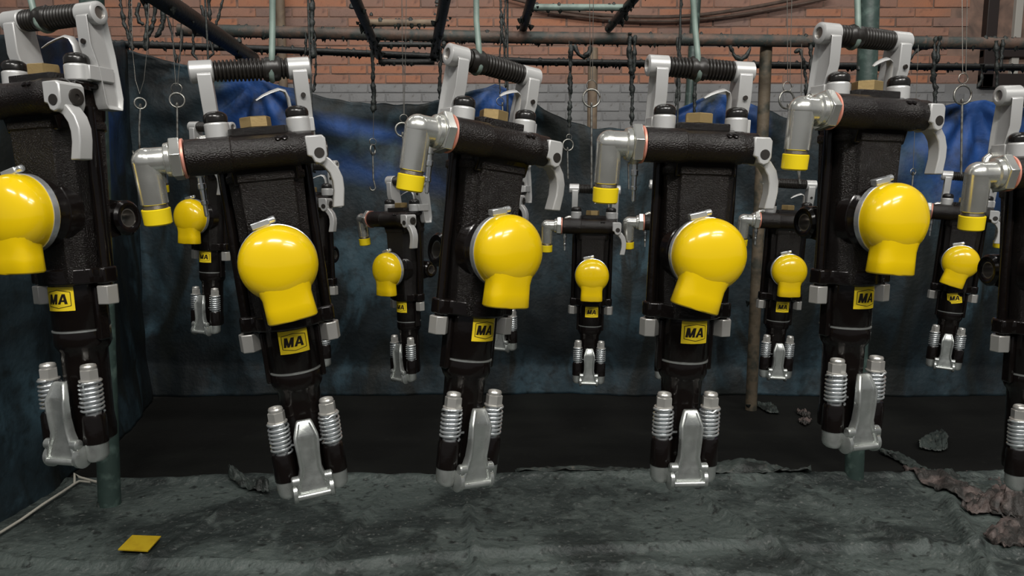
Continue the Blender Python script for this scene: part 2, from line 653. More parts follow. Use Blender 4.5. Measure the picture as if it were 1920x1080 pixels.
# ------------------------------------------------------------------ the rack: pipes, rails, legs
def pipe(name, pts, r, material, label, cat='pipe', group=None, n=14, drips=0, seed=0, gunk_r=0.012):
    b = MB()
    pts = [Vector(p) for p in pts]
    dense = []
    for a, c in zip(pts, pts[1:]):
        k = max(2, int((c - a).length / 0.04))
        dense += [a.lerp(c, i / k) for i in range(k)]
    dense.append(pts[-1])
    rs = [r * (1 + 0.035 * noise.noise((i * .7, seed, 0))) for i in range(len(dense))]
    b.tube(dense, rs, n)
    o = b.build(name, material, angle=60)
    setpos(o, pts[0])
    tag(o, label, cat, group)
    if drips:
        g = MB()
        rr = random.Random(seed)
        for _ in range(drips):
            q = dense[rr.randrange(len(dense))] - pts[0]
            top = rr.random() < 0.35
            s = rr.uniform(.35, 1) * gunk_r
            jit = Vector((rr.uniform(-.03, .03), rr.uniform(-r, r) * .6, 0))
            if top:
                base = q + jit + Vector((0, 0, r * .8))
                g.lathe([(s * 1.3, -s), (s * 1.1, s * .3), (s * .3, s * rr.uniform(.6, 1.3))], base, (0, 0, 1), 6)
            else:
                base = q + jit - Vector((0, 0, r * .75))
                g.lathe([(s * 1.3, s * .6), (s * .9, -s * .5), (s * .5, -s * 1.1), (s * .15, -s * rr.uniform(1.2, 2.2))], base, (rr.uniform(-.2, .2), 0, 1), 6)
        d = g.build('dried_paint', 'gunk', o, angle=80)
        d['kind'] = 'stuff'
    return o


A_Y, B_Y = 3.06, 3.24
pipe('rack_pipe', [P(335, 56, A_Y), P(960, 70, A_Y), P(1500, 77, A_Y), P(2100, 84, A_Y)], 0.024, 'rust_pipe',
     'thick rusty rack pipe running across the top in front of the brick wall', drips=330, seed=1, gunk_r=.009)
pipe('rack_pipe', [P(150, 80, B_Y), P(450, 90, B_Y), P(700, 101, B_Y), P(1000, 116, B_Y), P(1500, 123, B_Y), P(2100, 128, B_Y)], 0.0145, 'dark_bar',
     'thin black pipe crusted with dried paint below the thick rusty pipe', drips=330, seed=2, gunk_r=.009)

ZA = P(960, 70, A_Y).z
ZR = ZA + 0.042     # height of the overhead bars
BARS = [((305, 0), (430, 82), 0.030, 'thick dark overhead bar running back at the upper left'),
        ((667, 0), (702, 84), 0.017, 'slim black overhead bar, left one of the ladder pair'),
        ((834, 0), (818, 84), 0.018, 'slim black overhead bar, right one of the ladder pair'),
        ((996, 0), (979, 60), 0.017, 'slim black overhead bar just right of the third hanging drill'),
        ((1187, 0), (1127, 70), 0.016, 'slim black overhead bar slanting above the centre ring hook')]
BAR_PTS = []
for i, (pa, pb, r, lab) in enumerate(BARS):
    low = i in (0, 1, 2)
    zb = ZA - .025 - r if low else ZA + .022 + r
    a, c = PF(*pa, zb), PF(*pb, zb)

    def at_y(Y, a=a, c=c):
        return a + (c - a) * ((Y - a.y) / (c.y - a.y))
    BAR_PTS.append(at_y)
    pipe('overhead_bar', [at_y(0.9), at_y(B_Y - .012 if low else A_Y + .02)], r, 'dark_bar', lab, 'bar', 'overhead bars of the rack', drips=60, seed=20 + i, gunk_r=0.009)
zl = ZA - .041
for i, (ba, bb, Y, dz, r, m, lab) in enumerate((
        (1, 2, PF(750, 42, zl).y, 0, .012, 'tan_post', 'pale top rung between the two ladder bars'),
        (1, 2, 2.98, 0, .010, 'dark_bar', 'middle rung between the two ladder bars just under the rusty pipe'),
        (1, 2, 3.205, -.028, .012, 'dark_bar', 'lowest rung of the ladder bars beside the thin black pipe'),
        (3, 4, PF(1080, 12, ZR).y, 0, .012, 'green_rod', 'pale green rung between two overhead bars above the centre'))):
    e0, e1 = BAR_PTS[ba](Y), BAR_PTS[bb](Y)
    off = Vector((0, 0, dz))
    pipe('ladder_rung', [e0 + off, e1 + off], r, m, lab, 'rung', 'rungs between overhead bars', n=10, drips=22, seed=40 + i, gunk_r=.008)
# the cross rails the hooks hang from, just above the frame
RZ = ZR + 0.055
pipe('hanging_rail', [(-1.35, 1.17, RZ), (1.55, 1.22, RZ)], 0.02, 'rust_pipe', 'cross rail above the front row that carries its hooks', 'rail', 'hanging rails')
pipe('hanging_rail', [(-1.55, 2.42, RZ), (2.3, 2.47, RZ)], 0.02, 'rust_pipe', 'cross rail above the back row that carries its hooks', 'rail', 'hanging rails')

# legs of the rack
def leg(name, bx, by, tx, ty_, r, material, label, zt=None):
    base = PF(bx, by)
    top = P(tx, ty_, base.y)
    if zt:
        t = (zt - base.z) / (top.z - base.z)
        top = base.lerp(top, t)
    return pipe(name, [base, top], r, material, label, 'post', 'legs of the rack', n=16, drips=10, seed=int(bx))


leg('rack_post', 1601, 905, 1630, 0, 0.029, 'green_pole', 'thick dark green rack leg rising behind the drill with the raised cap at right', RZ)
leg('rack_post', 206, 955, 172, 0, 0.031, 'green_pole', 'thick dark rack leg standing behind the leftmost drill', RZ)
leg('rack_post', 1408, 768, 1437, 80, 0.024, 'brown_post', 'brown crusted rack post right of the fourth drill')
p = P(525, 0, 5.17)
pipe('wall_pipe', [Vector((p.x, p.y, .6)), Vector((p.x, p.y, 2.6))], .030, 'tan_post', 'brownish vertical pipe fixed to the brick wall behind the second drill', 'pipe')
p = P(1112, 90, 4.6)
pipe('wall_pipe', [Vector((p.x, p.y, 0)), Vector((p.x, p.y, p.z))], .030, 'tan_post', 'short pale post ending at the rusty pipe behind the centre ring hook', 'post')
p = P(1290, 100, 4.9)
pipe('wall_pipe', [Vector((p.x - .02, p.y, .5)), Vector((p.x + .06, p.y, 2.6))], .030, 'green_pole', 'grey green vertical pipe rising behind the fourth drill handle', 'pipe')


def cable(pts, r, m, label, Y):
    q = [P(a, c, Y) for a, c in pts]
    dense = []
    for i in range(len(q) - 1):
        p0, p1, p2, p3 = q[max(i - 1, 0)], q[i], q[i + 1], q[min(i + 2, len(q) - 1)]
        for k in range(8):
            t = k / 8
            dense.append(0.5 * ((2 * p1) + (p2 - p0) * t + (2 * p0 - 5 * p1 + 4 * p2 - p3) * t * t + (3 * p1 - p0 - 3 * p2 + p3) * t ** 3))
    dense.append(q[-1])
    b = MB()
    b.tube(dense, r, 8)
    o = b.build('wall_cable', m, angle=60)
    setpos(o, dense[0])
    tag(o, label, 'cable', 'cables sagging along the wall')


cable([(940, -8), (1060, 20), (1180, 31), (1300, 29), (1420, 12), (1540, -12)], .012, 'cable', 'brown cable sagging along the bricks, the upper of two', 5.19)
cable([(1000, 18), (1100, 32), (1200, 39), (1300, 37), (1420, 22), (1560, -4)], .009, 'cable', 'brown cable built for the cable shadow along the bricks, the lower of two', 5.20)  # brown tube standing in for the cable shadow on the wall


# crusted strings hanging from the pipes
def gunk_string(pts, r, label, Y, seed, wire_to=None):
    q = [P(a, c, Y) for a, c in pts]
    dense, rs = [], []
    rr = random.Random(seed)
    for a, c in zip(q, q[1:]):
        k = max(3, int((c - a).length / 0.009))
        for i in range(k):
            s = a.lerp(c, i / k)
            s += Vector((rr.uniform(-.0022, .0022), rr.uniform(-.003, .003), 0))
            dense.append(s)
            rs.append(r * (0.75 + .55 * noise.noise((len(rs) * .16, seed, 1)) + rr.uniform(-.25, .3)))
    dense.append(q[-1])
    rs.append(r * .3)
    b = MB()
    b.tube(dense, rs, 6)
    o = b.build('crusted_string', 'gunk', angle=80)
    setpos(o, q[0])
    tag(o, label, 'string', 'paint crusted strings on the rack')
    return o


STR = [
    ([(224, -5), (232, 40), (246, 85), (248, 95)], .0085, 'crusted string at far left, first right of the leftmost handle'),
    ([(243, -5), (245, 60), (247, 92)], .0085, 'crusted string at far left, second right of the leftmost handle'),
    ([(262, 5), (256, 22), (262, 42), (270, 46)], .009, 'crusted hook shaped string stub at upper left'),
    ([(275, -5), (276, 50), (270, 92)], .010, 'crusted string left of the thick overhead bar, third'),
    ([(294, -5), (288, 40), (276, 80), (272, 95)], .010, 'crusted string crossing to the left near the thick overhead bar'),
    ([(308, 0), (305, 40), (298, 62), (290, 70)], .010, 'crusted string with a curled end beside the thick overhead bar'),
    ([(312, 30), (322, 60), (328, 100), (330, 118)], .006, 'crusted thin string running to the second ring hook'),
    ([(341, 56), (340, 90), (334, 118)], .006, 'crusted thin string right beside the one of the second ring hook'),
    ([(363, 65), (362, 100), (370, 114)], .008, 'short crusted string under the thick overhead bar, left'),
    ([(378, 10), (386, 50), (400, 100), (388, 112)], .006, 'crusted string crossing the thick overhead bar'),
    ([(420, -5), (405, 45), (398, 90)], .006, 'crusted string slanting over the thick overhead bar'),
    ([(392, -5), (393, 40)], .010, 'short crusted string above the thick overhead bar'),
    ([(442, 80), (448, 110), (460, 118)], .014, 'black lump of crust where bar and thin pipe meet'),
    ([(574, 62), (572, 110), (570, 140)], .007, 'crusted string left beside the fat strands above the second drill handle'),
    ([(586, -5), (584, 30), (587, 110)], .014, 'fat crusted strand above the right end of the second drill handle'),
    ([(590, 60), (592, 130), (588, 172), (583, 168), (582, 100)], .005, 'thin crusted loop hanging right of the second drill handle'),
    ([(697, 72), (699, 120), (700, 165), (701, 200), (700, 212)], .012, 'thick crusted string carrying the empty hook left of the third drill'),
    ([(824, 78), (826, 120), (824, 160), (825, 188)], .009, 'crusted string left of the third drill handle'),
    ([(938, -5), (941, 60), (946, 100), (944, 150)], .007, 'crusted string above the third drill handle, left strand'),
    ([(948, -5), (944, 40), (950, 62), (946, 110), (948, 165)], .006, 'crusted string above the third drill handle, right strand'),
    ([(940, 60), (936, 130), (938, 178)], .005, 'thin crusted strand behind the third drill handle'),
    ([(1070, 84), (1070, 120), (1069, 170), (1067, 240)], .011, 'crusted string carrying the small empty hook left of the fourth drill'),
    ([(1076, 84), (1084, 102), (1094, 108), (1104, 100), (1108, 84)], .010, 'crusted garland between two strings left of the fourth drill'),
    ([(1182, 62), (1180, 100), (1184, 140), (1186, 190), (1184, 235)], .013, 'heavy crusted string left of the fourth drill handle'),
    ([(1190, 66), (1189, 110), (1187, 150)], .010, 'crusted strand twisted round the heavy string'),
    ([(1308, 84), (1306, 115), (1303, 160), (1302, 212)], .010, 'crusted string behind the fourth drill handle'),
    ([(1270, 70), (1272, 120), (1266, 200)], .005, 'thin crusted string behind the left half of the fourth handle'),
    ([(1278, -5), (1276, 60), (1274, 190)], .004, 'thinnest crusted string behind the fourth handle'),
    ([(1368, 86), (1378, 106), (1390, 112), (1400, 104), (1407, 88)], .011, 'crusted garland under the thick pipe beside the brown post'),
    ([(1490, 98), (1500, 92), (1508, 120), (1512, 160), (1510, 180)], .009, 'crusted string left of the fifth drill handle'),
    ([(1520, 80), (1521, 130), (1522, 190)], .010, 'straight crusted string touching the fifth drill handle'),
    ([(1755, 70), (1752, 90), (1750, 150), (1754, 165), (1752, 205)], .011, 'knotted crusted string right of the fifth drill'),
    ([(1762, 68), (1758, 100), (1756, 120)], .008, 'short crusted string beside the knotted one right of the fifth drill'),
    ([(1700, 116), (1722, 92), (1745, 86)], .010, 'crusted strand slanting up between the two pipes right of the fifth handle'),
    ([(1842, 120), (1840, 150), (1832, 166)], .008, 'short crusted string under the thin pipe near the window'),
    ([(1868, 76), (1869, 130), (1868, 192)], .009, 'long crusted string in front of the window frame'),
    ([(1880, 74), (1878, 110), (1874, 130)], .008, 'crusted string in front of the window pane'),
]
for i, (pts, r, lab) in enumerate(STR):
    Y = 3.24 if pts[0][1] > 95 else (3.06 if pts[0][1] > 50 else 3.0)
    gunk_string(pts, r, lab, Y - (.014 if Y > 3.2 else 0.026), 100 + i)


# ring hooks on wires
def ring_pts(c, r, n=26, ax=Vector((1, 0, 0)), ay=Vector((0, 0, 1))):
    return [c + ax * r * math.cos(2 * math.pi * k / n) + ay * r * math.sin(2 * math.pi * k / n) for k in range(n)]


def ring_hook(label, Y, wires, small=None, ring=None, rod=None, jhook=False, yaw=0.3):
    base = P(*(ring[:2] if ring else small[:2]), Y)
    root = empty('ring_hook', base)
    tag(root, label, 'hook', 'ring hooks on wires')
    ax = Vector((math.cos(yaw), math.sin(yaw), 0))
    px = Y / F_PX * 1.02

    def put(b, name, m):
        b.v = [tuple(Vector(q) - base) for q in b.v]
        return b.build(name, m, root, angle=60)
    for wr in wires:
        b = MB()
        q = [P(a, c, Y) for a, c in wr]
        b.tube(q, .0011, 6)
        put(b, 'wire', 'wire')
    if small:
        b = MB()
        b.tube(ring_pts(P(small[0], small[1], Y), small[2] * px, ax=ax), .0014, 6, True)
        put(b, 'small_ring', 'ring_steel')
    if ring:
        b = MB()
        b.tube(ring_pts(P(ring[0], ring[1], Y), ring[2] * px, ax=Vector((ax.y, ax.x, 0)) if ring[2] < 10 else ax), .0034, 8, True)
        put(b, 'ring', 'ring_steel')
    if rod:
        b = MB()
        q = [P(a, c, Y) for a, c in rod]
        t = q[0]
        eye = [t + Vector((0, .004 * math.sin(a), .006 + .006 * math.cos(a))) for a in [k * math.pi / 5 for k in range(9)]]
        pts = eye[::-1] + q
        if jhook:
            e = q[-1]
            pts += [e + Vector((-.011 + .011 * math.cos(a), 0, -.011 * math.sin(a))) for a in [k * math.pi / 8 for k in range(1, 10)]]
        b.tube(pts, .0036, 8)
        put(b, 'hook_rod', 'ring_steel')
    return root


HY = 2.44
ring_hook('empty ring hook furthest left, right of the leftmost drill handle', HY, [[(245, -150), (248, 90), (254, 150), (262, 176)], [(285, -150), (276, 90), (270, 150), (262, 176)]], None, (263, 194, 9.5), [(263, 202), (261, 240), (262, 285)], True, 1.0)
ring_hook('empty ring hook second from left, above the second drill elbow', HY, [[(322, -150), (325, 100), (330, 160)], [(345, -150), (338, 100), (333, 160)]], (331, 166, 9), (332, 188, 12.5), [(332, 200), (333, 300)], True)
ring_hook('empty long hook hanging left of the third drill elbow', 3.03, [[(701, 76), (700, 262)]], (699, 266, 6), (699, 281, 9), [(699, 291), (700, 335), (704, 352)], True)
ring_hook('ring hook on double wire behind the third drill elbow', 2.42, [[(752, -150), (754, 60), (757, 214)], [(764, -150), (761, 60), (758, 214)]], (757, 222, 7), (754, 243, 12), [(755, 255), (763, 338)])
ring_hook('small ring hook right above the brass nut of the third drill', 3.03, [[(938, 72), (938, 184)]], (938, 190, 7), None, [(942, 198), (944, 235)])
ring_hook('empty ring hook with a short rod left of the fourth drill', 3.03, [[(1067, 76), (1067, 258)]], (1067, 257, 5), (1065, 272, 10), [(1064, 282), (1065, 335)])
ring_hook('bright ring hook on double wire left of the fourth drill handle', HY, [[(1104, -150), (1107, 150)], [(1114, -150), (1111, 150)]], (1109, 160, 9), (1109, 184, 15.5), [(1109, 200), (1109, 352)], False, .1)
ring_hook('tiny ring hook below the heavy crusted string at the fourth drill elbow', 3.03, [[(1184, 76), (1184, 240)]], None, (1183, 244, 6), [(1183, 250), (1178, 300), (1179, 355)], False, .1)
ring_hook('ring hook on double wire left of the fifth drill elbow', HY, [[(1475, -150), (1477, 155)], [(1488, -150), (1481, 155)]], (1476, 163, 9), (1475, 187, 15.5), [(1478, 202), (1500, 345)], False, .3)
ring_hook('ring hook on double wire in front of the blue tarpaulin peak', 2.46, [[(1803, -150), (1805, 138)], [(1816, -150), (1811, 138)]], (1806, 147, 9), (1805, 178, 16.5), [(1804, 193), (1803, 255), (1802, 327)], False, .1)
ring_hook('open wire hook with rod behind the fifth drill lever', 3.03, [[(1722, 84), (1712, 318)]], (1712, 322, 6), None, [(1712, 328), (1708, 372)], True)
ring_hook('thin empty hook below the second elbow of the back row behind the fourth drill', 3.03, [[(1503, 82), (1502, 300)]], (1501, 306, 6), None, [(1500, 312), (1499, 335)])

# ------------------------------------------------------------------ rock drill prototype (millimetres)
MM = 0.001


def hexa(b, o, ax, r, t0, t1, ch=1.5, rot=0.0):
    b.lathe([(r - ch, t0), (r, t0 + ch * .6), (r, t1 - ch * .6), (r - ch, t1)], o, ax, 6, rot=rot)
    return b


def drill_proto():
    root = empty('rock_drill')

    def put(b, name, m, parent=root, angle=35, bevel=0.0, seg=2):
        return b.build(name, m, parent, angle, MM, bevel, seg)

    # --- cylinder body, chamfered casting with a flat front panel
    sec = [(-37, -46), (37, -46), (40, -38), (52, -26), (53, 0), (52, 30), (38, 46), (-38, 46), (-52, 30), (-53, 0), (-52, -26), (-40, -38)]
    st = [(264, .86), (285, .88), (300, .90), (380, .95), (470, 1.0), (484, 1.01), (485, 1.06), (495, 1.06), (497, 1.0), (520, .99), (546, .95)]
    b = MB()
    b.loft([[(x * s, y * s + 2, z) for x, y in sec] for z, s in st])
    put(b, 'body', 'black_cast', angle=22, bevel=.002)
    # raised foundry marks on the left flank
    b = MB()
    for k, (dz, tilt, ln) in enumerate(((0, .5, 11), (7, -.5, 10), (16, .2, 9), (24, -.6, 9), (31, .7, 10), (40, .0, 8), (47, .5, 9), (55, -.4, 11))):
        M = Matrix.Translation((-49.6, -12, 392 + dz)) @ Matrix.Rotation(R(3), 4, 'Y') @ Matrix.Rotation(tilt, 4, 'X')
        b.box(-1.6, 1.2, -ln / 2, ln / 2, -1.3, 1.3, M)
    put(b, 'cast_mark', 'black_cast_fine')
    # flange with ears for the tie rods
    b = MB()
    ear = [(-70, -8), (-66, -14), (-50, -15), (-38, -30), (-20, -41), (0, -44), (20, -41), (38, -30), (50, -15), (66, -14), (70, -8), (70, 12), (64, 17), (44, 20), (28, 40), (-28, 40), (-44, 20), (-64, 17), (-70, 12)]
    b.prism(ear, 'z', 262, 286)
    fl = put(b, 'flange', 'black_gloss', bevel=.003)
    for s in (-1, 1):
        b = MB()
        b.cyl((s * 60, 1, 240), (s * 60, 1, 515), 7.5, n=16)
        put(b, 'tie_rod', 'black_gloss')
        b = MB()
        hexa(b, (s * 60, 1, 0), (0, 0, 1), 15.5, 231, 259, 1.6, rot=R(12 * s))
        put(b, 'tie_rod_nut', 'nut_zinc', angle=25, bevel=.0008)
        b = MB()     # flat backing strip beside the rod
        b.box(s * 50 - 3, s * 50 + 3, 4, 24, 285, 500)
        put(b, 'side_strip', 'black_gloss', bevel=.001)
    # front head and chuck housing
    b = MB()
    b.lathe([(30, 262), (38.5, 261), (39, 250), (39, 196), (37.6, 193.5), (39, 191), (39, 172), (36, 165), (32.5, 160), (32, 140), (31, 60), (33, 40), (32, 24), (27, 20)], (0, 5, 0), (0, 0, 1), 40)
    put(b, 'front_head', 'black_gloss')
    b = MB()
    b.lathe([(38, 190.4), (39.6, 191), (39.6, 193), (38, 193.6)], (0, 5, 0), (0, 0, 1), 40)
    put(b, 'groove_highlight', 'forged_zinc')  # bright ring put in as the highlight along the groove
    for s in (-1, 1):     # side ribs of the front head
        b = MB()
        b.box(s * 40.5 - 4.5, s * 40.5 + 4.5, -6, 14, 176, 258)
        put(b, 'front_rib', 'black_gloss', bevel=.003)
    # retainer bolts with springs
    for s in (-1, 1):
        cx, cy = s * 38, -27
        b = MB()
        b.lathe([(14, 26), (17, 28), (17, 66), (15, 71)], (cx, cy, 0), (0, 0, 1), 24)
        b.box(min(cx, cx - s * 14), max(cx, cx - s * 14), cy, cy + 24, 32, 66)
        sl = put(b, 'bolt_sleeve', 'black_gloss')
        b = MB()
        b.cyl((cx, cy, 68), (cx, cy, 124), 11, n=18)
        sh = put(b, 'bolt_shank', 'zinc_bright', sl)
        b = MB()
        tn = 7.0
        n = 150
        pts = []
        for k in range(n):
            t = k / (n - 1)
            a = 2 * math.pi * tn * t + s
            zz = 72.5 + 48 * (0.03 + 0.94 * t if 0.06 < t < .94 else (t * .6 if t <= .06 else 1 - (1 - t) * .6))
            pts.append((cx + 15.2 * math.cos(a), cy + 15.2 * math.sin(a), zz))
        b.tube(pts, 1.75, 6)
        put(b, 'spring', 'zinc_bright', sl, angle=60)
        b = MB()
        b.lathe([(13, 120), (15, 120.5), (15, 122.5), (13, 123)], (cx, cy, 0), (0, 0, 1), 20)
        hexa(b, (cx, cy, 0), (0, 0, 1), 13.2, 122, 138, 1.2, rot=.3)
        b.lathe([(11, 138), (11.2, 142), (10, 144.5), (8, 145), (7.5, 142.5)], (cx, cy, 0), (0, 0, 1), 20)
        put(b, 'bolt_nut', 'nut_zinc', sl, angle=25)
        b = MB()     # hooked bolt foot
        rings = []
        for z, r in ((29, 14.8), (27.5, 16), (9, 15.6), (4, 13.8), (1, 10.5), (0, 6)):
            rings.append([(cx + r * math.cos(a), cy - (0 if z > 8 else (8 - z) * .4) + r * math.sin(a), z) for a in [2 * math.pi * k / 20 for k in range(20)]])
        b.loft(rings)
        put(b, 'bolt_foot', 'forged_zinc', sl)
        b = MB()    # cotter pin end poking out
        b.box(cx - s * 15, cx - s * 23, cy - 4, cy - 2.5, 80, 83, Matrix.Identity(4))
        put(b, 'cotter_pin', 'zinc_bright', sl)
    # steel retainer: tongue, hinge ears and pin
    b = MB()
    stn = [(122, 10.5, -46, 6), (118, 12.5, -49, 8), (100, 18, -56, 10), (94, 18.6, -58, 11), (70, 17.2, -58, 13), (48, 16.6, -56, 15), (38, 19, -56, 16), (28, 23, -57, 17), (14, 27, -58, 18), (4, 27, -56, 16), (0, 25, -52, 10)]
    rings = []
    for z, hw, yf, th in stn:
        rim = min(4.0, hw * .3)
        dp = 5.0 if 10 < z < 100 else (2.5 if z < 116 else 0.6)
        rings.append([(-hw, yf + th, z), (-hw, yf + 2.5, z), (-hw + 1.2, yf, z), (-hw + rim, yf, z), (-hw + rim + 2.5, yf + dp, z), (hw - rim - 2.5, yf + dp, z), (hw - rim, yf, z), (hw - 1.2, yf, z), (hw, yf + 2.5, z), (hw, yf + th, z)])
    b.loft(rings)
    rt = put(b, 'retainer', 'forged_zinc', angle=28, bevel=.0012)
    for s in (-1, 1):
        b = MB()
        b.lathe([(13, 0), (16.5, 1.5), (16.5, 7), (13, 8.5)], (s * 27 - 4.2, -44, 10), (1, 0, 0), 24)
        b.lathe([(6, 0), (8, 2), (8, 12), (5, 14)], (s * 24 - 7, -50, 30), (1, 0, 0), 16)
        put(b, 'hinge_ear', 'forged_zinc', rt)
    b = MB()
    b.cyl((-24, -56, 6), (24, -56, 6), 5.2, n=16)
    put(b, 'hinge_pin', 'forged_zinc', rt)
    # --- head tube across the top
    TY_, TZ = -48, 525
    b = MB()
    b.lathe([(22, 0), (25.5, 1.5), (25.5, 60), (24, 62), (24, 64.5), (23.2, 66), (23.2, 136), (24.6, 139), (24.6, 150), (23, 153), (23, 172), (20, 175)], (-101, TY_, TZ), (1, 0, 0), 36)
    tb = put(b, 'head_tube', 'black_cast_fine')
    b = MB()
    b.prism([(-54, 520), (-50, 543), (-34, 552), (46, 552), (50, 540), (46, 500), (30, 480), (-40, 480)], 'x', -46, 46)
    b.prism([(-30, 548), (-30, 540), (32, 540), (32, 548)], 'x', -72, 72)
    put(b, 'head_block', 'black_gloss', bevel=.003)
    b = MB()
    b.prism([(-38, -36), (36, -36), (40, -28), (40, 20), (-40, 20), (-42, -28)], 'z', 549, 561)
    put(b, 'top_plate', 'black_cast', bevel=.0015)
    b = MB()
    hexa(b, (-3, -8, 0), (0, 0, 1), 22.5, 561, 577, 2.2, rot=R(14))
    put(b, 'brass_plug', 'brass', angle=25)
    b = MB()   # small casting bumps on the tube
    for xx in (24, 33):
        b.lathe([(5, 0), (4, 2.5), (1.5, 3.5)], (xx, TY_ - 17, TZ + 15.5), (0, -.75, .66), 10)
    put(b, 'plug_screw', 'black_gloss', tb)
    # --- handle: feet, arms, grip
    for s in (-1, 1):
        cx, cy = s * 57, -8
        b = MB()
        b.lathe([(13, 536), (15, 537), (15, 548), (13, 549)], (cx, cy, 0), (0, 0, 1), 24)
        put(b, 'bushing_base', 'black_gloss')
        b = MB()
        b.lathe([(15, 549), (17.2, 550), (17.2, 571), (15.5, 573)], (cx, cy, 0), (0, 0, 1), 28)
        # block joining foot and arm
        x0, x1 = sorted((cx, s * 80))
        b.box(x0 + (6 if s < 0 else -2), x1, cy + (10 if s < 0 else -2), 34, 550.5, 571)
        ft = put(b, 'handle_foot', 'aluminium_paint', bevel=.0015)
        b = MB()
        b.lathe([(15, 572), (16.6, 574), (16.8, 580), (15.5, 584), (12, 587), (8, 588.5), (3, 587.5)], (cx, cy, 0), (0, 0, 1), 24)
        put(b, 'rubber_cap', 'cap_black', ft)
        ex = s * 68 + 2
        x_in, x_out = (ex - 10.5, ex + 11) if s > 0 else (ex + 13, ex - 7)
        zt = 648 if s < 0 else 645
        b = MB()
        prof = [(-6, zt - 6), (-4, 600), (8, 566), (14, 520), (18, 512), (44, 512), (47, 530), (40, 590), (30, zt - 4), (12, zt + 8)]
        b.prism(prof, 'x', min(x_in, x_out), max(x_in, x_out))
        arm = put(b, 'handle_arm', 'aluminium_paint', angle=25, bevel=.0014, seg=2)
        bm = bmesh.new()
        bm.from_mesh(arm.data)
        fo = max(bm.faces, key=lambda f: f.calc_center_median().x * s)
        bmesh.ops.inset_individual(bm, faces=[fo], thickness=.007, depth=-.006)
        bm.to_mesh(arm.data)
        bm.free()
        b = MB()
        b.lathe([(13, -17), (16, -15), (16, 15), (13, 17), (9, 17), (8.5, 12)] if s > 0 else [(8.5, -12), (9, -17), (13, -17), (16, -15), (16, 15), (13, 17)], (ex, 12, zt), (1, 0, 0), 28)
        put(b, 'handle_eye', 'aluminium_paint', arm)
        b = MB()
        b.cyl((ex + s * 10, 12, zt), (ex + s * 14, 12, zt), 8.3, n=16)
        put(b, 'grip_bolt', 'steel_inner', arm)
        if s > 0:
            b = MB()
            b.cyl((ex, -7.4, 604), (ex, -3, 604), 3.6, n=14)
            put(b, 'pin_hole', 'ink', arm)
    b = MB()
    prof = [(10, 0), (14.6, 0)]
    nr = 19
    L = 104.0
    for k in range(nr):
        t0 = L * k / nr
        d = L / nr
        bulge = 1.2 * math.sin(math.pi * (k + .5) / nr)
        prof += [(11.9 + bulge * .6, t0 + d * .06), (14.6 + bulge, t0 + d * .26), (15.2 + bulge, t0 + d * .5), (14.6 + bulge, t0 + d * .74), (11.9 + bulge * .6, t0 + d * .94)]
    prof += [(14.6, L), (10, L)]
    b.lathe(prof, (-49, 12, 647.5), (104, 0, -1.8), 26)
    put(b, 'grip', 'grip_rubber', angle=50)
    # trigger blade under the grip
    b = MB()
    pts = [(50, 8, 566), (49, 6, 585), (48, 3, 602), (44, 0, 612), (36, -3, 614.5), (24, -6, 611), (12, -9, 606), (2, -12, 600)]
    b.tube(pts, [8, 8, 7.5, 7, 6, 5, 4, 2], 10, flat=.36, up=(0, 1, 0))
    put(b, 'trigger', 'aluminium_paint', angle=60)
    # --- air inlet elbow (own origin on the tube axis so that it can swing)
    b = MB()
    b.cyl((-101.5, TY_, TZ), (-104.5, TY_, TZ), 27.5, n=30)
    put(b, 'copper_washer', 'copper_washer')
    b = MB()
    hexa(b, (-104.5, TY_, TZ), (-1, 0, 0), 30.5, 0, 15, 2.5, rot=R(10))
    b.lathe([(23, 15), (24, 16), (23, 22), (19, 24)], (-104.5, TY_, TZ), (-1, 0, 0), 28)
    put(b, 'union_nut', 'galvanised', angle=25, bevel=.0008)
    b = MB()
    c = Vector((-151, TY_, TZ))
    sw = Vector((0, .11, -.994))
    b.lathe([(18.2, 0), (18.6, 30), (18.6, 32)], (-119, TY_, TZ), (-1, 0, 0), 32)
    b.lathe([(18.8, -1), (18.6, 20), (18.2, 57), (17.2, 58)], c, sw, 32)
    b.lathe([(19.1 * math.sin(math.pi * k / 12), -19.1 * math.cos(math.pi * k / 12)) for k in range(13)], c, sw, 32, cap=False)
    el = put(b, 'elbow', 'galvanised', angle=40)
    b = MB()
    prof = []
    for k in range(9):
        prof += [(15.6, k * 1.5), (16.6, k * 1.5 + .75)]
    b.lathe(prof, c + sw * 54, sw, 26)
    put(b, 'elbow_thread', 'steel_inner', el, angle=60)
    b = MB()
    b.lathe([(17.6, 64), (19, 65), (18.6, 85), (16.5, 87)], c, sw, 28)
    put(b, 'elbow_cap', 'yellow_cap', el)
    # --- throttle lever
    b = MB()
    b.prism([(60, 541), (84, 541), (88, 536), (88, 512), (84, 503), (76, 500), (69, 503), (66, 511), (60, 513)], 'y', -72, -30)
    lv = put(b, 'lever_bracket', 'aluminium_paint', bevel=.002)
    b = MB()
    out = [(80, 516), (92, 506), (101, 494), (106, 478), (106, 462), (102, 436)]
    inn = [(86, 436), (91, 460), (91, 474), (88, 486), (81, 496), (72, 502)]
    b.prism(out + inn, 'y', -64, -42)
    put(b, 'throttle_lever', 'aluminium_paint', lv, angle=25, bevel=.002, seg=3)
    b = MB()
    b.cyl((77, -73.2, 516), (77, -66, 516), 7.2, n=20)
    put(b, 'pivot_bolt', 'dark_bolt', lv)
    b = MB()
    b.lathe([(11.5, 0), (11.5, 3), (9.5, 3.6), (4, 3.6), (3.5, 2)], (87.5, -46, 521), (1, 0, 0), 22)
    put(b, 'end_bolt', 'dark_bolt', lv)
    # --- exhaust port with clamp and yellow cap
    EZ = 367
    b = MB()
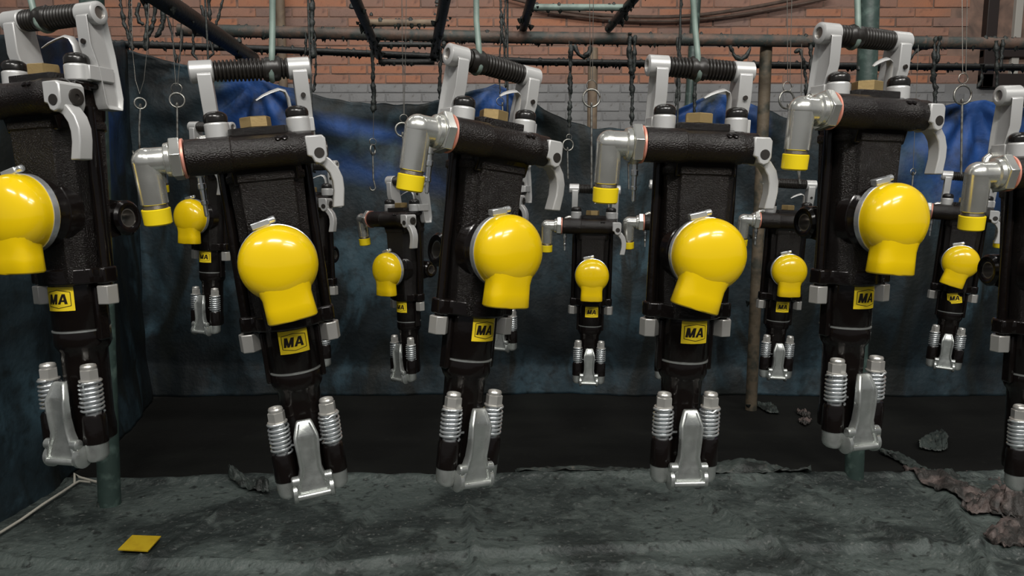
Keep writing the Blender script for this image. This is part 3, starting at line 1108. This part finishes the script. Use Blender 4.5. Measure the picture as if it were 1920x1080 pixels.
    b.lathe([(52, -30), (50, -42), (46, -48), (45.5, -62)], (-1, 0, EZ), (0, 1, 0), 36)
    b.lathe([(56, -20), (52, -38), (44, -44)], (-1, 0, EZ), (0, 1, 0), 36)
    put(b, 'exhaust_port', 'black_gloss')
    cap = MB()
    prof = [(50, 0), (53.5, 2), (54, 10), (54.8, 22), (54.8, 28), (53.2, 35), (49.5, 42), (43, 48.5), (34, 53.5), (23, 56.7), (12, 58.2), (3, 58.6)]
    cap.lathe(prof, (0, 20, 0), (0, -1, 0), 48)
    # flat spout moulded onto the cap
    rings = []
    for z, hw, hd, n_ in ((-20, 46, 24, 2.4), (-36, 37.5, 23, 2.6), (-46, 34.5, 21.5, 3), (-60, 34.8, 21, 3.2), (-79, 35.6, 21, 3.4), (-81.5, 34, 19.5, 3.2), (-82, 30, 16, 3)):
        ring = []
        for k in range(32):
            a = 2 * math.pi * k / 32
            ca, sa = math.cos(a), math.sin(a)
            ring.append((hw * math.copysign(abs(ca) ** (2 / n_), ca), -10 + hd * math.copysign(abs(sa) ** (2 / n_), sa), z))
        rings.append(ring)
    cap.loft(rings)
    co = put(cap, 'exhaust_cap', 'yellow_plastic', angle=50)
    co.location = Vector((-1, -76, EZ)) * MM
    b = MB()
    b.lathe([(53, -59), (55.4, -60), (55.4, -69), (53, -70)], (-1, 0, EZ), (0, 1, 0), 40)
    cl = put(b, 'hose_clamp', 'zinc_bright')
    b = MB()
    M = Matrix.Translation((-1, -65, EZ)) @ Matrix.Rotation(R(-14), 4, 'Y') @ Matrix.Translation((0, 0, 57))
    b.box(-15, 11, -7, 6, -2, 7, M)
    b.lathe([(5, 10), (5, 19), (3, 20)], M @ Vector((0, -.5, 3)), (M.to_3x3() @ Vector((1, 0, 0))), 12)
    put(b, 'clamp_screw', 'zinc_bright', cl, bevel=.001)
    # --- rear lug
    b = MB()
    LZ = 355
    n = 26
    lug = []
    oy = 92
    for xx, ro, ri in ((-22, 25, 14), (-24, 23, 16), (-24, 23, 16)):
        pass
    rings = [[(xx, oy + r * math.cos(2 * math.pi * k / n), LZ + r * math.sin(2 * math.pi * k / n)) for k in range(n)] for xx, r in ((-24, 15), (-26, 18), (-26, 24), (-22, 28), (22, 28), (26, 24), (26, 18), (24, 15))]
    b.loft(rings, False, True)
    b.prism([(36, LZ - 34), (86, LZ - 26), (86, LZ + 26), (36, LZ + 34)], 'x', -16, 16)
    lg = put(b, 'rear_lug', 'black_gloss')
    b = MB()
    rings = [[(xx, oy + r * math.cos(2 * math.pi * k / n), LZ + r * math.sin(2 * math.pi * k / n)) for k in range(n)] for xx, r in ((-23, 15.5), (-23, 13), (23, 13), (23, 15.5))]
    b.loft(rings, False, True)
    put(b, 'lug_bush', 'steel_inner', lg)
    # --- water needle at the rear left
    b = MB()
    b.cyl((-40, 22, 552), (-84, 22, 552), 7, n=14)
    b.tube([(-84, 22, 552), (-90, 21, 548), (-92, 19, 538), (-92, 18, 512)], 6.5, 12)
    wf = put(b, 'water_fitting', 'galvanised', angle=50)
    b = MB()
    b.lathe([(5.5, 0), (6.5, 1), (6.5, 20), (4.8, 22), (4.8, 30), (6, 31), (6, 38), (4.5, 40), (4.2, 55), (5, 56), (5, 61), (3.3, 63), (3, 78), (1.5, 80)], (-92, 18, 520), (0, 0, -1), 14)
    put(b, 'water_needle', 'zinc_bright', wf)
    # --- sticker wrapped round the front head
    RAD, CY, SZ = 39.0, 5.0, 0.0
    U0 = 4.0

    def wrap(u, wz, off):
        a = (u + U0) / RAD
        rr_ = RAD + off
        return (rr_ * math.sin(a), CY - rr_ * math.cos(a) - 0, wz)
    b = MB()
    nU = 14
    vs, fs = [], []
    for off in (.15, .5):
        for wz in (-17.6, 17.6):
            for k in range(nU + 1):
                vs.append(wrap(-22.5 + 45 * k / nU, wz, off))
    m_ = nU + 1
    for k in range(nU):
        fs.append((2 * m_ + k, 2 * m_ + k + 1, 3 * m_ + k + 1, 3 * m_ + k))
        fs.append((k, m_ + k, m_ + k + 1, k + 1))
        fs.append((k, k + 1, 2 * m_ + k + 1, 2 * m_ + k))
        fs.append((m_ + k, 3 * m_ + k, 3 * m_ + k + 1, m_ + k + 1))
    fs.append((0, 2 * m_, 3 * m_, m_))
    fs.append((m_ - 1, 2 * m_ - 1, 4 * m_ - 1, 3 * m_ - 1))
    b.add(vs, fs)
    stk = put(b, 'sticker', 'sticker_yellow')
    stk.location = (0, 0, 242 * MM)

    def stroke(b, quad):
        # quad = 4 points (u,w); split in three strips so that it follows the curve
        a, c, d, e = [Vector(q) for q in quad]
        k = 4
        prev = None
        for i in range(k + 1):
            t = i / k
            p0 = a.lerp(e, t)
            p1 = c.lerp(d, t)
            cur = (wrap(p0.x, p0.y, .75), wrap(p1.x, p1.y, .75))
            if prev:
                b.add([prev[0], prev[1], cur[1], cur[0]], [(0, 1, 2, 3)])
            prev = cur

    def line(b, p0, p1, wd):
        p0, p1 = Vector(p0), Vector(p1)
        d = (p1 - p0).normalized()
        nn = Vector((-d.y, d.x)) * wd / 2
        stroke(b, [p0 + nn, p0 - nn, p1 - nn, p1 + nn])
    b = MB()
    hx = [(-18, -10), (-18, 10), (0, 13.2), (18, 10), (18, -10), (0, -13.2)]
    for p0, p1 in zip(hx, hx[1:] + hx[:1]):
        line(b, p0, p1, .9)
    put(b, 'sticker_border', 'ink', stk)
    b = MB()
    sl_ = .16

    def it(u, w_):
        return (u + sl_ * w_, w_)
    hh = 7.4
    for q in ([(-15, -hh), (-11.2, -hh), (-11.2, hh), (-15, hh)], [(-4.6, -hh), (-.8, -hh), (-.8, hh), (-4.6, hh)],
              [(-9.6, -hh), (-6.4, -hh), (-10.4, hh), (-14.6, hh)], [(-9.6, -hh), (-6.4, -hh), (-1.2, hh), (-5.4, hh)],
              [(.4, -hh), (4.4, -hh), (8.6, hh), (5.4, hh)], [(10.6, -hh), (14.8, -hh), (9.8, hh), (6.2, hh)], [(3.2, -4.2), (12.2, -4.2), (11.6, -1.4), (4.0, -1.4)]):
        stroke(b, [it(*p_) for p_ in q])
    put(b, 'sticker_letters', 'ink', stk)
    return root


proto = drill_proto()

# x, y, z (z relative to the lens), lean, roll, yaw, cap turn, sticker tilt, label
DRILLS = [
    ('f1', -0.6431, 1.0930, -0.3979, -0.0114, -0.0405, -0.2837, 0, 0, 'front row of hanging rock drills', 'large black rock drill at the far left, its yellow cap cut by the frame edge'),
    ('f2', -0.3188, 1.1360, -0.4663, 0.0401, -0.0987, 0.3114, -6, 0, 'front row of hanging rock drills', 'large black rock drill second from left, tilted, yellow cap facing straight ahead'),
    ('f3', -0.0880, 1.1337, -0.4521, -0.0521, 0.1019, 0.6187, 0, 0, 'front row of hanging rock drills', 'large black rock drill third from left, leaning, with its side turned towards view'),
    ('f4', 0.2702, 1.1639, -0.4599, 0.0031, 0.0301, 0.1182, 15, 0, 'front row of hanging rock drills', 'large black rock drill fourth from left, upright with its cap spout turned left'),
    ('f5', 0.5437, 1.1873, -0.4091, 0.0020, 0.0127, 0.2971, 4, 0, 'front row of hanging rock drills', 'large black rock drill fifth from left, hanging highest in the right half'),
    ('f6', 0.8808, 1.2173, -0.4942, 0.0144, -0.0278, 0.0576, 5, 0, 'front row of hanging rock drills', 'large black rock drill cut off by the right edge of the picture'),
    ('b1', -0.9639, 2.3424, -0.4474, -0.0118, 0.0267, -0.3751, 0, 0, 'back row of hanging rock drills', 'small distant rock drill partly hidden left of the second large drill'),
    ('b2', -0.3377, 2.3903, -0.6141, -0.0055, -0.0192, -0.6783, 0, 0, 'back row of hanging rock drills', 'small distant rock drill turned left, between the second and third large drills'),
    ('b3', 0.2584, 2.4490, -0.6409, -0.0192, 0.0203, -0.0771, 0, 0, 'back row of hanging rock drills', 'small distant rock drill facing straight ahead between the third and fourth large drills'),
    ('b4', 0.8868, 2.4575, -0.6226, 0.0159, 0.0391, -0.0667, -2, 0, 'back row of hanging rock drills', 'small distant rock drill between the fourth and fifth large drills'),
    ('b5', 1.4802, 2.4903, -0.5990, 0.0135, 0.0639, -0.4272, 14, -11, 'back row of hanging rock drills', 'small distant rock drill with tilted sticker between the fifth and last large drills'),
    ('b1h', -0.6329, 2.3843, -0.5655, -0.0198, -0.0159, -0.2527, 0, 0, 'back row of hanging rock drills', 'distant rock drill peeking out right behind the second large drill'),
    ('b2h', -0.0216, 2.5867, -0.5533, 0.0169, -0.0020, -0.4253, 0, 0, 'back row of hanging rock drills', 'distant rock drill whose foot shows behind the third large drill'),
    ('b3h', 0.5366, 2.4571, -0.6271, 0.0000, 0.0000, -0.1000, 0, 0, 'back row of hanging rock drills', 'distant rock drill whose elbow shows left behind the fourth large drill'),
    ('b5h', 1.767, 2.49, -0.625, 0, 0, 0, 0, 0, 'back row of hanging rock drills', 'distant rock drill whose capped elbow shows left of the last large drill'),
]
GRIPS = {}
for i, (key, x, y, z, lean, roll, yaw, capr, stkr, grp, label) in enumerate(DRILLS):
    o = proto if i == 0 else copy_tree(proto)
    M = Matrix.Translation((x, y, z + H)) @ Matrix.Rotation(roll, 4, 'Y') @ Matrix.Rotation(lean, 4, 'X') @ Matrix.Rotation(yaw, 4, 'Z')
    o.matrix_world = M
    tag(o, label, 'rock drill', grp)
    GRIPS[key] = (M @ Vector((-.049, .012, .6475)), M @ Vector((.055, .012, .6457)))
    for ch in o.children:
        nm = ch.name.split('.')[0]
        if nm == 'exhaust_cap':
            ch.rotation_euler = (0, R(capr), 0)
        if nm == 'sticker':
            ch.rotation_euler = (0, R(stkr), 0)

# ------------------------------------------------------------------ hook rods that carry the front row
def hang_rod(key, px_top, t, label, r=.0046):
    a, c = GRIPS[key]
    g = a.lerp(c, t)
    top = P(px_top, 0, g.y)
    d = (top - (g + Vector((0, 0, .018)))).normalized()
    k = (RZ + .02 - g.z) / d.z
    root = empty('hanging_rod', g)
    tag(root, label, 'hook', 'painted rods carrying the front row')
    b = MB()
    axis = (c - a).normalized()
    side = Vector((0, 0, 1)).cross(axis).normalized()
    rad = .0165
    pts = []
    for j in range(15):
        an = math.pi * (-0.20 - 1.15 * j / 14)
        pts.append(side * rad * math.cos(an) * -1 + Vector((0, 0, 1)) * rad * math.sin(an) + axis * .0035 * (j / 14 - .5))
    pts = pts[::-1]
    first = pts[-1]
    up = [first.lerp(d * .06, .5), d * .06, d * .10, d * (k * .5), d * k]
    rr_ = [r * .9] * len(pts) + [r] * len(up)
    b.tube(pts + up, rr_, 10)
    b.build('rod', 'green_rod', root, angle=60)
    b = MB()
    rr2 = random.Random(key)
    rings = []
    for j in range(9):
        tt = (j / 8 - .5) * .024
        ring = []
        for m in range(16):
            an = 2 * math.pi * m / 16
            q = .0174 + rr2.uniform(-.0012, .0014)
            if j in (0, 8):
                q = .0158
            ring.append(axis * tt + side * q * math.cos(an) + Vector((0, 0, 1)) * q * math.sin(an))
        rings.append(ring)
    b.loft(rings)
    b.build('tape_wrap', 'grip_rubber', root, angle=50)
    return root


hang_rod('f1', 78, .36, 'pale green hook rod carrying the leftmost drill')
hang_rod('f2', 510, .78, 'pale green hook rod carrying the second drill from left')
hang_rod('f3', 893, .18, 'pale green hook rod carrying the third drill from left')
hang_rod('f4', 1302, .45, 'pale green hook rod carrying the fourth drill from left')
hang_rod('f5', 1606, .30, 'pale green hook rod carrying the fifth drill from left')
hang_rod('f6', 1935, .20, 'hook rod carrying the drill cut off by the right edge')
for key, lab in (('b1', 'second drill'), ('b1h', 'hidden drill behind the second'), ('b2h', 'hidden drill behind the third'), ('b3h', 'hidden drill behind the fourth'), ('b5h', 'hidden drill behind the right edge one')):
    a, c = GRIPS[key]
    g = a.lerp(c, .5)
    b = MB()
    b.tube([Vector((0, .012, -.02)), Vector((0, -.018, -.018)), Vector((0, -.022, .01)), Vector((0, 0, .06)), Vector((0, 0, RZ + .0 - g.z))], .0035, 8)
    o = b.build('hanging_rod', 'gunk', angle=60)
    o.location = g
    tag(o, 'steel hook rod of the back row carrying the ' + lab, 'hook', 'rods carrying the back row')

# ------------------------------------------------------------------ small things on the floor
q = [PF(248, 1003, .03), PF(302, 1005, .03), PF(277, 1033, .03), PF(221, 1030, .03)]
zz = max(ground_z(p_.x, p_.y) for p_ in q) + .004
q = [PF(248, 1003, zz), PF(302, 1005, zz), PF(277, 1033, zz), PF(221, 1030, zz)]
b = MB()
b.add([p_ for p_ in q] + [p_ - Vector((0, 0, .003)) for p_ in q], [(0, 1, 2, 3), (7, 6, 5, 4), (0, 4, 5, 1), (1, 5, 6, 2), (2, 6, 7, 3), (3, 7, 4, 0)])
o = b.build('yellow_sticker', 'yellow_sheet')
setpos(o, q[3])
tag(o, 'plain yellow square sticker lying on the ground sheet', 'sticker')

b = MB()
pts = []
for a, c in ((-40, 1024), (0, 1000), (40, 976), (80, 950), (120, 924), (140, 909), (150, 905), (170, 906)):
    p_ = PF(a, c, .03)
    p_.z = max(.02, ground_z(p_.x, p_.y) + .012)
    pts.append(p_)
b.tube(pts, .004, 8)
b.tube([pts[-3], pts[-3] + Vector((-.01, .02, .025)), pts[-2] + Vector((0, 0, .012)), pts[-1] + Vector((.02, 0, 0))], .004, 8)
o = b.build('rope', 'rope', angle=60)
setpos(o, pts[1])
tag(o, 'pale thin rope lying along the foot of the left tarpaulin', 'rope')


def skin(upper, lower, m, label, lift=.02, seed=0, nv=7, onsheet=True, crumple=.012):
    rr_ = random.Random(seed)
    n = 16

    def samp(pl, t):
        k = t * (len(pl) - 1)
        i = min(int(k), len(pl) - 2)
        f = k - i
        return (pl[i][0] * (1 - f) + pl[i + 1][0] * f, pl[i][1] * (1 - f) + pl[i + 1][1] * f)
    base = PF(*lower[0], .02)

    def fn(u, v):
        a, c = samp(upper, u), samp(lower, u)
        px, py = a[0] * (1 - v) + c[0] * v, a[1] * (1 - v) + c[1] * v
        p_ = PF(px, py, .02)
        h = ground_z(p_.x, p_.y) if onsheet and p_.y < 2.33 else 0
        bulge = lift * math.sin(math.pi * (0.15 + .8 * v)) * (0.6 + .4 * math.sin(u * 7 + seed))
        j = crumple * noise.noise((u * 9 + seed, v * 6, seed)) + crumple * .6 * noise.noise((u * 25, v * 16 + seed, 3))
        ed = .004 * noise.noise((u * 40, seed, 1)) + .008 * noise.noise((u * 14, seed, 2))
        return p_ - base + Vector((0, ed, -p_.z + base.z - .02 + h + .006 + max(0, bulge + j)))
    o = sheet('paint_flake', 40, 14, fn, m, None, .003)
    o.location = (base.x, base.y, .02)
    tag(o, label, 'debris', 'dried paint skins on the floor')
    return o


skin([(1648, 840), (1690, 845), (1730, 868), (1760, 885)], [(1652, 843), (1685, 858), (1715, 878), (1745, 892)], 'skin_green', 'narrow olive strip of dried paint below the fifth drill', .008, 1)
skin([(1692, 876), (1740, 880), (1800, 910), (1850, 930)], [(1698, 882), (1730, 908), (1780, 930), (1830, 948)], 'skin_pink', 'pinkish long peeled paint skin right of the fifth drill foot', .022, 2)
skin([(1725, 872), (1790, 896), (1850, 918), (1925, 920)], [(1740, 884), (1800, 918), (1840, 938), (1925, 944)], 'skin_green', 'grey green peeled paint skin behind the pinkish one', .018, 3)
skin([(1808, 880), (1840, 884), (1870, 894), (1900, 905)], [(1815, 887), (1845, 897), (1870, 908), (1898, 914)], 'skin_pink', 'short pale paint strip beside the rightmost drill foot', .010, 4, onsheet=False)
skin([(1832, 932), (1870, 918), (1910, 922), (1990, 925)], [(1800, 962), (1860, 962), (1905, 975), (1990, 990)], 'skin_pink', 'large pinkish crumpled paint skin at the right edge', .03, 5, crumple=.022)
skin([(1880, 940), (1920, 936), (1960, 940), (2000, 945)], [(1850, 958), (1900, 972), (1950, 990), (2000, 1000)], 'skin_pink', 'topmost layer of the crumpled paint pile at the right edge', .065, 6, crumple=.022)
skin([(1900, 985), (1940, 975), (1970, 975), (2010, 980)], [(1842, 1005), (1880, 1040), (1930, 1035), (2000, 1030)], 'skin_pink', 'torn paint skin with a fibrous edge lowest at the right edge', .03, 7, crumple=.02)
skin([(1722, 828), (1745, 806), (1765, 802), (1778, 815)], [(1724, 834), (1745, 838), (1765, 840), (1776, 836)], 'skin_green', 'dark heap of dried paint on the black floor between the fifth and last drill', .022, 8, onsheet=False, crumple=.008)
skin([(1420, 750), (1440, 752), (1455, 760)], [(1420, 756), (1440, 768), (1460, 770)], 'skin_green', 'small torn paint flake at the foot of the brown post', .012, 9, onsheet=False)
skin([(1494, 764), (1508, 766), (1520, 772)], [(1496, 770), (1508, 776), (1518, 778)], 'skin_pink', 'small pale paint flake between brown post and fifth drill', .012, 10, onsheet=False)
skin([(1497, 782), (1510, 780), (1522, 782)], [(1500, 786), (1510, 792), (1518, 788)], 'skin_pink', 'tiny reddish paint flake in front of the small pale one', .010, 11, onsheet=False)
skin([(1330, 868), (1400, 862), (1470, 872), (1520, 884)], [(1330, 880), (1400, 886), (1470, 890), (1520, 895)], 'skin_green', 'grey green paint skin curling along the sheet edge right of the fourth drill', .03, 12)
skin([(965, 878), (1080, 870), (1180, 872), (1225, 876)], [(970, 890), (1080, 892), (1180, 890), (1225, 888)], 'skin_green', 'thin paint skin along the sheet edge between third and fourth drill', .012, 13)
skin([(430, 890), (470, 900), (500, 905)], [(430, 898), (470, 925), (505, 925)], 'skin_green', 'small curled paint flake left of the second drill foot', .025, 14)
